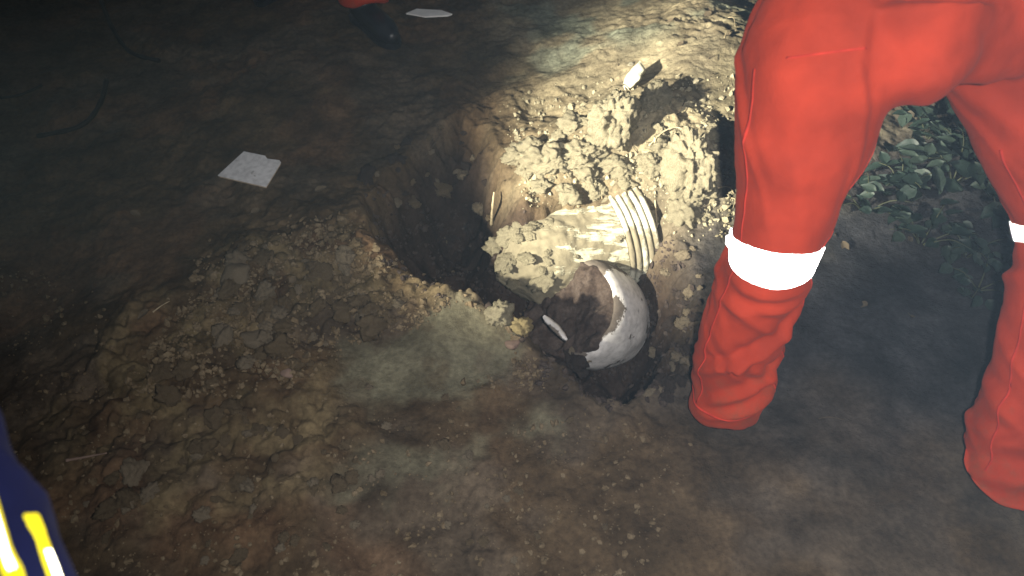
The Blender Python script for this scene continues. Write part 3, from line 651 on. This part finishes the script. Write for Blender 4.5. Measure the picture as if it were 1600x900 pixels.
def densify(pts, radii, res=6):
    P_, R_ = [], []
    rr = [r if isinstance(r, tuple) else (r, r) for r in radii]
    for i in range(len(pts) - 1):
        p0, p1, p2, p3 = pts[max(0, i - 1)], pts[i], pts[i + 1], pts[min(len(pts) - 1, i + 2)]
        for k in range(res):
            t = k / res; P_.append(.5 * ((2 * p1) + (p2 - p0) * t + (2 * p0 - 5 * p1 + 4 * p2 - p3) * t * t + (3 * p1 - p0 - 3 * p2 + p3) * t ** 3))
            u = t * t * (3 - 2 * t); R_.append((rr[i][0] * (1 - u) + rr[i + 1][0] * u, rr[i][1] * (1 - u) + rr[i + 1][1] * u))
    P_.append(pts[-1]); R_.append(rr[-1]); return P_, R_
def remesh(name, bm, vox, smooth=4):
    bmesh.ops.recalc_face_normals(bm, faces=bm.faces)
    m = bpy.data.meshes.new(name); bm.to_mesh(m); bm.free(); o = bpy.data.objects.new(name, m); COL.objects.link(o)
    md = o.modifiers.new('r', 'REMESH'); md.mode = 'VOXEL'; md.voxel_size = vox; md.use_smooth_shade = True
    sm = o.modifiers.new('s', 'SMOOTH'); sm.iterations = smooth; sm.factor = .5
    dg = bpy.context.evaluated_depsgraph_get(); r = bpy.data.meshes.new_from_object(o.evaluated_get(dg)); r.name = name
    bpy.data.objects.remove(o); bpy.data.meshes.remove(m); return r
def arrays(m):
    v = np.empty(len(m.vertices) * 3); m.vertices.foreach_get('co', v); n = np.empty(len(m.vertices) * 3); m.vertices.foreach_get('normal', n)
    return v.reshape(-1, 3), n.reshape(-1, 3)
def axis_coords(v, pts):
    """for each vertex: arc length along the polyline, angle round it, distance"""
    best = np.full(len(v), 1e9); s = np.zeros(len(v)); ph = np.zeros(len(v)); acc = 0
    for i in range(len(pts) - 1):
        a = np.array(pts[i]); b = np.array(pts[i + 1]); e = b - a; L = np.linalg.norm(e); t = np.clip(((v - a) @ e) / L**2, 0, 1)
        w = v - a - t[:, None] * e; d = np.linalg.norm(w, axis=1); up_ = d < best
        ax = np.array([1., 0, 0]); ax -= e / L * (e[0] / L); ax /= np.linalg.norm(ax); ay = np.cross(e / L, ax)
        best[up_] = d[up_]; s[up_] = acc + t[up_] * L; ph[up_] = np.arctan2(w @ ay, w @ ax)[up_]; acc += L
    return s, ph, best
def folds(v, nrm, pts, specs, smax):
    """cloth folds: ridges lying across or slanting along a limb. spec = (s0, angle0, slant, width, amplitude, angular extent)"""
    s, ph, d = axis_coords(v, pts); disp = np.zeros(len(v))
    for s0, a0, sl_, w, amp, ext in specs:
        dp = (ph - a0 + np.pi) % (2 * np.pi) - np.pi
        q = (s - s0 - sl_ * dp) / w
        disp += amp * (np.exp(-q * q) - .55 * np.exp(-((q - 1.7) / 1.1)**2)) * np.exp(-(dp / ext)**2)
    return disp * sstep(smax, smax - .1, s)
def rand_folds(r, n, smin, smax, amp, w=(.010, .022), slant=.10):
    return [(r.uniform(smin, smax), r.uniform(-3.1, 3.1), r.uniform(-slant, slant), r.uniform(*w), r.uniform(.4, 1) * amp, r.uniform(.5, 1.3)) for _ in range(n)]
def band(name, bvh, pts, s0, s1, mat, parent, wob=.0, off=.004, seg=72, a0=0., a1=6.28319, rows=7, slope=None):
    """a tape wrapped on the cloth: rays go out from the limb's axis and stop on the sleeve"""
    segs = []; acc = 0
    for i in range(len(pts) - 1):
        L = (pts[i + 1] - pts[i]).length; segs.append((acc, L, pts[i], (pts[i + 1] - pts[i]).normalized())); acc += L
    def at(s):
        for a, L, p_, d in segs:
            if s <= a + L: break
        return p_ + d * (s - a), d
    vs_, fs = [], []; full = abs(a1 - a0 - 6.28319) < 1e-3; nc = seg if full else seg + 1
    for lay in (0, 1):
        for i in range(rows):
            for j in range(nc):
                th = a0 + (a1 - a0) * j / seg
                sm_ = s0 + (s1 - s0) * i / (rows - 1) + wob * math.sin(th + 1) + (slope(j / seg) if slope else 0)
                c_, d = at(sm_); ax = (Vector((1, 0, 0)) - d * d.x).normalized(); ay = d.cross(ax)
                dr = ax * math.cos(th) + ay * math.sin(th); hit = bvh.ray_cast(c_, dr, .5)
                q = hit[0] if hit[0] else c_ + dr * .09
                vs_.append(q + dr * (off if lay else -.003))
    L = rows * nc
    for i in range(rows - 1):
        for j in range(seg):
            k = (j + 1) % nc; a, b, c_, d = i * nc + j, i * nc + k, (i + 1) * nc + k, (i + 1) * nc + j
            fs.append((L + a, L + b, L + c_, L + d)); fs.append((d, c_, b, a))
    for i in (0, rows - 1):
        for j in range(seg):
            k = (j + 1) % nc; a, b = i * nc + j, i * nc + k; q = (a, b, L + b, L + a); fs.append(q if i == 0 else q[::-1])
    if not full:
        for j in (0, nc - 1):
            for i in range(rows - 1):
                a, b = i * nc + j, (i + 1) * nc + j; q = (a, b, L + b, L + a); fs.append(q[::-1] if j == 0 else q)
    org = parent.location; vs_ = [q - org for q in vs_]
    return mk(name, vs_, fs, mat, parent)
def boot(parent, heel, yaw, mat):
    """work boot: shaft, vamp, toe cap and a separate ridged sole"""
    bm = bmesh.new(); f = Vector((math.cos(yaw), math.sin(yaw), 0)); up_ = Vector((0, 0, 1)); h = Vector(heel)
    loft(bm, *densify([h + up_ * .16 + f * .02, h + up_ * .14 + f * .02, h + up_ * .11 + f * .03, h + up_ * .05 + f * .03], [.047, .047, .049, .045]))
    loft(bm, *densify([h + f * -.035 + up_ * .05, h + f * .02 + up_ * .062, h + f * .11 + up_ * .058, h + f * .18 + up_ * .048, h + f * .235 + up_ * .036, h + f * .255 + up_ * .03], [.03, .048, .047, .048, .032, .012]))
    m = remesh('boot', bm, .007, 5); v, n = arrays(m); v -= np.array(parent.location); m.vertices.foreach_set('co', v.ravel()); m.update()
    o = mo_('boot', m, mat, parent)
    bm = bmesh.new(); prof = []
    side = Vector((-f.y, f.x, 0))
    for t, w in [(-.05, .02), (-.04, .036), (0, .042), (.06, .037), (.13, .045), (.19, .048), (.235, .036), (.26, .012)]: prof.append((t, w))
    ring = [h + f * t + side * w for t, w in prof] + [h + f * t - side * w for t, w in prof[::-1]]
    b0 = [bm.verts.new(q + up_ * -.002) for q in ring]; b1 = [bm.verts.new(q + up_ * .026) for q in ring]; nn = len(ring)
    bm.faces.new(b0[::-1]); bm.faces.new(b1)
    for i in range(nn): bm.faces.new((b0[i], b0[(i + 1) % nn], b1[(i + 1) % nn], b1[i]))
    bmesh.ops.translate(bm, verts=bm.verts, vec=-parent.location); bmesh.ops.bevel(bm, geom=list(bm.edges), offset=.003, segments=2, affect='EDGES')
    m = bpy.data.meshes.new('sole'); bm.to_mesh(m); bm.free(); s = mo_('sole', m, mat, o); return o
def head_and_hands(parent, neck, head, face_dir, wrists, helmet=True):
    """skin: neck, head with nose, brow, ears and chin; hands with four fingers and a thumb"""
    bm = bmesh.new(); f = Vector(face_dir).normalized(); up_ = (head - neck).normalized(); f = (f - up_ * f.dot(up_)).normalized(); sd = f.cross(up_)
    loft(bm, [neck - up_ * .06, neck, neck.lerp(head, .5), head - up_ * .02], [.062, .057, .055, .06])
    loft(bm, *densify([head - up_ * .115 + f * .055, head - up_ * .10 + f * .045, head - up_ * .04 + f * .01, head + up_ * .04, head + up_ * .10 - f * .005, head + up_ * .125], [.012, .045, .07, (.078, .09), .058, .012]))
    loft(bm, [head + f * .08 + up_ * .02, head + f * .10 - up_ * .01, head + f * .112 - up_ * .03, head + f * .085 - up_ * .04], [.008, .011, .015, .010], 12)
    for s in (-1, 1):
        loft(bm, [head + sd * s * .07 - up_ * .035, head + sd * s * .083, head + sd * s * .078 + up_ * .03], [.008, .014, .008], 10)
        loft(bm, [head + f * .078 + sd * s * .012 + up_ * .03, head + f * .07 + sd * s * .05 + up_ * .03], [.010, .008], 10)
    loft(bm, [head + f * .082 - up_ * .068 - sd * .025, head + f * .093 - up_ * .066, head + f * .082 - up_ * .068 + sd * .025], [.006, .009, .006], 10)
    for wp, hd, nrm in wrists:
        hd = Vector(hd).normalized(); nrm = Vector(nrm); nrm = (nrm - hd * nrm.dot(hd)).normalized(); sx = hd.cross(nrm)
        loft(bm, *densify([wp - hd * .09, wp, wp + hd * .045, wp + hd * .085], [(.032, .028), (.027, .022), (.038, .016), (.037, .013)]))
        for k, (o_, L) in enumerate([(-.029, .062), (-.010, .075), (.010, .07), (.028, .054)]):
            b_ = wp + hd * .08 + sx * o_
            loft(bm, *densify([b_ - hd * .01, b_ + hd * L * .42 - nrm * .004, b_ + hd * L * .75 - nrm * .018, b_ + hd * L * .9 - nrm * .036], [.0092, .0088, .0080, .0062], 3), 10)
        b_ = wp + hd * .03 - sx * .03
        loft(bm, *densify([b_, b_ + hd * .035 - sx * .022 - nrm * .008, b_ + hd * .07 - sx * .026 - nrm * .018], [.013, .010, .008], 3), 10)
    m = remesh('body', bm, .0055, 2); v, n = arrays(m); v -= np.array(parent.location); m.vertices.foreach_set('co', v.ravel()); m.update()
    b = mo_('body', m, M['skin'], parent)
    vs_, fs = [], []; NS, NR = 36, 14
    for i in range(NR + 1):
        a = math.pi * .5 * i / NR
        for j in range(NS):
            th = 6.28319 * j / NS; c_ = head + up_ * .03 - f * .008
            rr = .108 if helmet else .096
            vs_.append(c_ + up_ * (rr * 1.02 * math.sin(a)) + (f * math.cos(th) * 1.12 + sd * math.sin(th)) * rr * math.cos(a) - parent.location)
    if helmet:
        for j in range(NS):
            th = 6.28319 * j / NS; e = 1.2 + .25 * max(0, math.cos(th)); vs_.append(head + up_ * .022 - f * .008 + (f * math.cos(th) * 1.12 + sd * math.sin(th)) * .108 * e - parent.location)
    for i in range(NR):
        for j in range(NS): k = (j + 1) % NS; fs.append((i * NS + j, i * NS + k, (i + 1) * NS + k, (i + 1) * NS + j))
    if helmet:
        q = (NR + 1) * NS
        for j in range(NS): k = (j + 1) % NS; fs.append((q + j, q + k, k, j))
    mk('helmet' if helmet else 'hair', vs_, fs, M['helmet'] if helmet else M['hair'], parent)
    for s in (-1, 1):
        bm = bmesh.new(); bmesh.ops.create_uvsphere(bm, u_segments=12, v_segments=8, radius=.010); bmesh.ops.translate(bm, verts=bm.verts, vec=head + f * .078 + sd * s * .032 + up_ * .012 - parent.location)
        m = bpy.data.meshes.new('eye'); bm.to_mesh(m); bm.free(); mo_('eye', m, M['white'], b)

def to_local(m, org):
    v, n = arrays(m); v = v - np.array(org); m.vertices.foreach_set('co', v.ravel()); m.update()

# ---- worker standing over the pit, seen from behind
lf, rf = P(1136, 628, .03), P(1578, 765, .03)
lk, rk = P(1209, 388, .50), P(1672, 352, .50)
lsh, rsh = P(1156, 530, .22), P(1628, 600, .22)
lh, rh = P(1286, 90, .83), P(1588, 60, .80)
pel = P(1435, -75, .97)
wk = empty('person', (round((lf.x + rf.x) / 2, 3), round((lf.y + rf.y) / 2, 3), 0))
tag(wk, 'person in bright orange trousers with reflective knee bands, legs apart by the pit', 'person', None)
bm = bmesh.new()
LL = [lf, lsh, lk, lh]; RL_ = [rf, rsh, rk, rh]
def leg(bm, a, sh, k, h, hem, shn, kn, th):
    mid = k.lerp(h, .55)
    loft(bm, *densify([a, a.lerp(sh, .22), a.lerp(sh, .6), sh, sh.lerp(k, .6), k, k.lerp(h, .3), mid, h, h.lerp(pel, .5) + Vector((0, .05, .05))], [hem * .90, hem * .98, hem * 1.04, shn, kn * 1.03, kn, kn * 1.17, th, th * 1.19, th * 1.05]))
DN = Vector((0, 0, .05))
leg(bm, lf - DN, lsh, lk, lh, .090, .097, .089, .128)
leg(bm, rf - DN, rsh, rk, rh, .108, .108, .096, .132)
loft(bm, *densify([P(1432, 150, .80), P(1432, 100, .86), P(1435, 20, .93)], [.05, .10, .14]))
hc = (lh + rh) / 2
loft(bm, *densify([hc + Vector((0, .0, -.01)), hc + Vector((0, .02, .10)), pel + Vector((0, .06, .10)), pel + Vector((0, .20, .22)), pel + Vector((0, .36, .36)), pel + Vector((0, .46, .44)), pel + Vector((0, .52, .49))],
                  [(.20, .15), (.235, .172), (.215, .16), (.195, .13), (.22, .13), (.17, .10), (.07, .07)]))
shL = pel + Vector((-.20, .42, .38)); shR = pel + Vector((.20, .42, .38))
elL, wrL = shL + Vector((-.10, .20, -.20)), shL + Vector((-.10, .42, -.30)); elR, wrR = shR + Vector((.08, .18, -.22)), shR + Vector((.02, .38, -.36))
loft(bm, *densify([shL + Vector((.06, 0, .02)), shL, elL, wrL], [.08, .085, .065, .05])); loft(bm, *densify([shR + Vector((-.06, 0, .02)), shR, elR, wrR], [.08, .085, .065, .05]))
cv = remesh('coverall', bm, .0085, 40)
v, n = arrays(cv)
rr = random.Random(5)
sl_, pl_, d1 = axis_coords(v, LL); sr_, pr_, d2 = axis_coords(v, RL_); left = d1 < d2
fl_ = [(.05, -1.2, .03, .018, .012, 2.5), (.10, -1.6, .06, .02, .012, 1.6), (.15, -1.0, -.07, .018, .010, 1.3), (.20, -2.0, .09, .02, .012, 1.2), (.26, -1.4, .10, .02, .009, 1.1), (.33, -1.6, -.05, .016, .008, 1.4), (.38, -1.5, .02, .014, .008, 1.8), (.42, -1.5, .0, .013, .007, 1.8)] \
    + rand_folds(rr, 16, .03, .42, .006) + rand_folds(rr, 14, .45, .95, .006, (.018, .04), .35)
fr_ = [(.06, -1.4, .02, .022, .014, 2.5), (.12, -1.7, -.06, .024, .015, 1.8), (.18, -1.2, .05, .02, .012, 1.5), (.23, -1.8, -.08, .02, .012, 1.3), (.30, -1.5, .08, .02, .009, 1.2)] + rand_folds(rr, 18, .03, .5, .006) + rand_folds(rr, 14, .5, 1.0, .006, (.018, .04), .35)
dsp = np.where(left, folds(v, n, LL, fl_, 1.05), folds(v, n, RL_, fr_, 1.05))
zz = v[:, 2]
dsp += sstep(.7, .95, zz) * .007 * fbm(v[:, 0] + .5 * zz, v[:, 1] + zz * .3, 7, 3, 91)
# long drag folds from the crotch to the knees
dsp += .006 * sstep(.45, .6, zz) * sstep(1.0, .8, zz) * perlin(v[:, 0] * 16 + zz * 4, zz * 3.5, 95)
dsp *= 1.2; dsp += .0016 * perlin(v[:, 0] * 38 + 9 * v[:, 1], zz * 26 + v[:, 1] * 20, 97) + .0022 * perlin(v[:, 0] * 17, zz * 12 + v[:, 1] * 14, 98)
v = v + n * dsp[:, None]
v[:, 2] = np.maximum(v[:, 2], np.where(left, lf.z - .012, rf.z + .034) + .006 * np.sin(v[:, 0] * 40 + v[:, 1] * 25))
cv.vertices.foreach_set('co', v.ravel()); cv.update()
bvh = BVHTree.FromPolygons([Vector(q) for q in v], [tuple(p.vertices) for p in cv.polygons])
to_local(cv, wk.location); cvo = mo_('coverall', cv, M['orange'], wk)
s_k = (lsh - lf).length + (lk - lsh).length
band('reflective_band', bvh, [lf, lsh, lk, lk.lerp(lh, .5)], s_k - .024, s_k + .018, M['tape'], wk, .008)
s_k2 = (rsh - rf).length + (rk - rsh).length
band('reflective_band', bvh, [rf, rsh, rk, rk.lerp(rh, .5)], s_k2 - .022, s_k2 + .022, M['tape'], wk, .006)
band('pocket', bvh, LL, .845, .849, M['seam'], wk, .0, .002, seg=20, a0=-2.35, a1=-1.5, rows=3, slope=lambda u: .035 * u)
for pl_s in (LL, RL_):
    band('hem', bvh, pl_s, .022, .026, M['seam'], wk, .0, .0022, rows=2)
    band('leg_seam', bvh, pl_s, .03, .82, M['seam'], wk, .0, .0018, seg=2, a0=-.42, a1=-.38, rows=60)
    band('leg_seam', bvh, pl_s, .03, .82, M['seam'], wk, .0, .0018, seg=2, a0=-2.78, a1=-2.74, rows=60)
boot(wk, Vector((lf.x, lf.y + .01, H(lf.x, lf.y) - .01)), R(76), M['rubber']); boot(wk, Vector((rf.x - .01, rf.y + .03, H(rf.x, rf.y) - .005)), R(52), M['rubber'])
head_and_hands(wk, pel + Vector((0, .56, .50)), pel + Vector((0, .70, .56)), (-.2, .6, -.8), [(wrL, wrL - elL, (0, 0, 1)), (wrR, wrR - elR, (0, 0, 1))])

# ---- worker at the back: one trouser leg and a black boot in the frame
bh = G(566, 34); f2 = Vector((.62, -.78, 0)).normalized()
w2 = empty('person', (bh.x - .18, bh.y + .1, 0)); tag(w2, 'person in orange trousers and black boots standing in the dark at the back', 'person')
a2 = bh + Vector((.02, -.01, .115)); k2 = a2 + Vector((.01, .0, .40)); h2 = k2 + Vector((-.05, .05, .42))
b3 = bh + Vector((-.40, .40, .115)); b3.z = H(b3.x, b3.y) + .115; k3 = b3 + Vector((0, .0, .40)); h3 = k3 + Vector((.10, -.04, .42))
bm = bmesh.new()
for a_, k_, h_ in ((a2, k2, h2), (b3, k3, h3)):
    loft(bm, *densify([a_ , a_.lerp(k_, .4), k_, k_.lerp(h_, .5), h_, h_ + Vector((0, 0, .08))], [.100, .098, .09, .115, .13, .12]))
hc = (h2 + h3) / 2; 
loft(bm, *densify([hc, hc + Vector((0, 0, .12)), hc + Vector((.0, 0, .32)), hc + Vector((0, 0, .5)), hc + Vector((0, 0, .6)), hc + Vector((0, 0, .64))], [(.17, .13), (.18, .14), (.18, .13), (.21, .13), (.15, .09), (.07, .07)]))
s2 = hc + Vector((.19, 0, .54)); s3 = hc + Vector((-.19, 0, .54)); e2, e3 = s2 + Vector((.06, .02, -.30)), s3 + Vector((-.06, .02, -.30)); q2, q3 = e2 + Vector((.02, -.12, -.2)), e3 + Vector((.0, -.1, -.22))
loft(bm, *densify([s2 - Vector((.05, 0, 0)), s2, e2, q2], [.07, .08, .06, .05])); loft(bm, *densify([s3 + Vector((.05, 0, 0)), s3, e3, q3], [.07, .08, .06, .05]))
c2 = remesh('coverall', bm, .011, 5); v, n = arrays(c2)
v = v + n * folds(v, n, [a2, k2, h2], [(.03, -1, .05, .02, .012, 2), (.09, -1.5, -.06, .02, .012, 1.5)] + rand_folds(rr, 20, .02, .5, .008), 1.2)[:, None]
v[:, 2] += np.where((v[:, 2] < a2.z + .03), .018 * np.sin((v[:, 0] - a2.x) * 38 + .6), 0)
c2.vertices.foreach_set('co', v.ravel()); c2.update(); to_local(c2, w2.location); mo_('coverall', c2, M['orange'], w2)
boot(w2, bh, math.atan2(f2.y, f2.x), M['rubber']); boot(w2, Vector((b3.x, b3.y, H(b3.x, b3.y))), R(-100), M['rubber'])
head_and_hands(w2, hc + Vector((0, 0, .66)), hc + Vector((0, -.02, .80)), (.3, -1, -.3), [(q2, q2 - e2, (1, 0, 0)), (q3, q3 - e3, (-1, 0, 0))])

# ---- bystander close on the left: a navy sleeve with yellow tape
w3 = empty('person', (-.80, -.12, 0)); tag(w3, 'person in navy sleeve with bright yellow reflective tape, close at the lower left', 'person')
bm = bmesh.new()
eb = Vector((-.41, .16, .955)); wr = Vector((-.67, .58, 1.10)); sh = Vector((-.56, -.12, 1.24))
loft(bm, *densify([sh + Vector((-.08, 0, .02)), sh, sh.lerp(eb, .5), eb, eb.lerp(wr, .5), wr], [.09, .085, .078, .076, .07, .058]))
sh4 = Vector((-1.02, -.16, 1.26)); e4 = Vector((-1.08, -.10, .98)); r4 = Vector((-1.0, .10, .85))
loft(bm, *densify([sh4 + Vector((.06, 0, .0)), sh4, e4, r4], [.08, .085, .065, .055]))
loft(bm, *densify([Vector((-.80, -.16, .78)), Vector((-.80, -.17, .95)), Vector((-.80, -.17, 1.15)), Vector((-.80, -.16, 1.3)), Vector((-.80, -.15, 1.36)), Vector((-.8, -.14, 1.39))], [(.17, .12), (.175, .13), (.19, .13), (.21, .12), (.13, .09), (.07, .07)]))
jk = remesh('jacket', bm, .009, 6); v, n = arrays(jk); AXA = [sh, eb, wr]
v = v + n * folds(v, n, AXA, rand_folds(rr, 22, .1, .75, .005, (.012, .03)), 1.5)[:, None]
jk.vertices.foreach_set('co', v.ravel()); jk.update()
bv3 = BVHTree.FromPolygons([Vector(q) for q in v], [tuple(p.vertices) for p in jk.polygons])
to_local(jk, w3.location); mo_('jacket', jk, M['navy'], w3)
s_e = (eb - sh).length; TOP = math.pi / 2
TAPE3 = dict(seg=10, rows=40)
SGN = 1
for a0, a1, s0, s1, mt, of in ((-.61, -.44, -.05, .166, 'yellow', .002), (-.56, -.50, .095, .148, 'ytape', .004), (-.17, -.01, -.05, .142, 'yellow', .002), (-.12, -.06, .02, .105, 'ytape', .004)):
    band('reflective_tape', bv3, AXA, s_e + s0, s_e + s1, M[mt], w3, 0, of, a0=a0, a1=a1, **TAPE3)
bm = bmesh.new()
for s in (-1, 1):
    x_ = -.80 + s * .11; loft(bm, *densify([Vector((x_, -.14, .06)), Vector((x_, -.13, .25)), Vector((x_, -.12, .47)), Vector((x_, -.14, .65)), Vector((x_, -.16, .84))], [.085, .09, .085, .10, .12]))
loft(bm, [Vector((-.8, -.16, .72)), Vector((-.8, -.16, .92))], [(.19, .13), (.18, .13)])
tr = remesh('trousers', bm, .012, 4); to_local(tr, w3.location); mo_('trousers', tr, M['navy'], w3)
for s in (-1, 1): boot(w3, Vector((-.80 + s * .11, -.16, H(-.80 + s * .11, -.16))), R(90), M['rubber'])
head_and_hands(w3, Vector((-.8, -.14, 1.42)), Vector((-.8, -.12, 1.56)), (.3, 1, -.4), [(wr, wr - eb, (0, 0, 1)), (r4, r4 - e4, (-1, 0, 0))])

# ------------------------------------------------------------------ bluish haze added in place of a glare veil, lit by the flash and the torch
def haze():
    bm = bmesh.new(); bmesh.ops.create_cube(bm, size=1)
    for v_ in bm.verts: v_.co = (v_.co.x * 8, 2 + v_.co.y * 10, -1.6 + (v_.co.z + .5) * 5.2)
    m_ = bpy.data.meshes.new('haze'); bm.to_mesh(m_); bm.free(); o = mo_('haze', m_); o['kind'] = 'stuff'; o['label'] = 'thin bluish haze standing in for a veil of glare'
    mt = bpy.data.materials.new('glare_haze'); mt.use_nodes = True; n = mt.node_tree.nodes; n.clear()
    out = n.new('ShaderNodeOutputMaterial'); pv = n.new('ShaderNodeVolumePrincipled'); pv.inputs['Density'].default_value = .0046; pv.inputs['Color'].default_value = (.55, .78, 1, 1)
    mt.node_tree.links.new(pv.outputs[0], out.inputs['Volume']); m_.materials.append(mt)
haze()
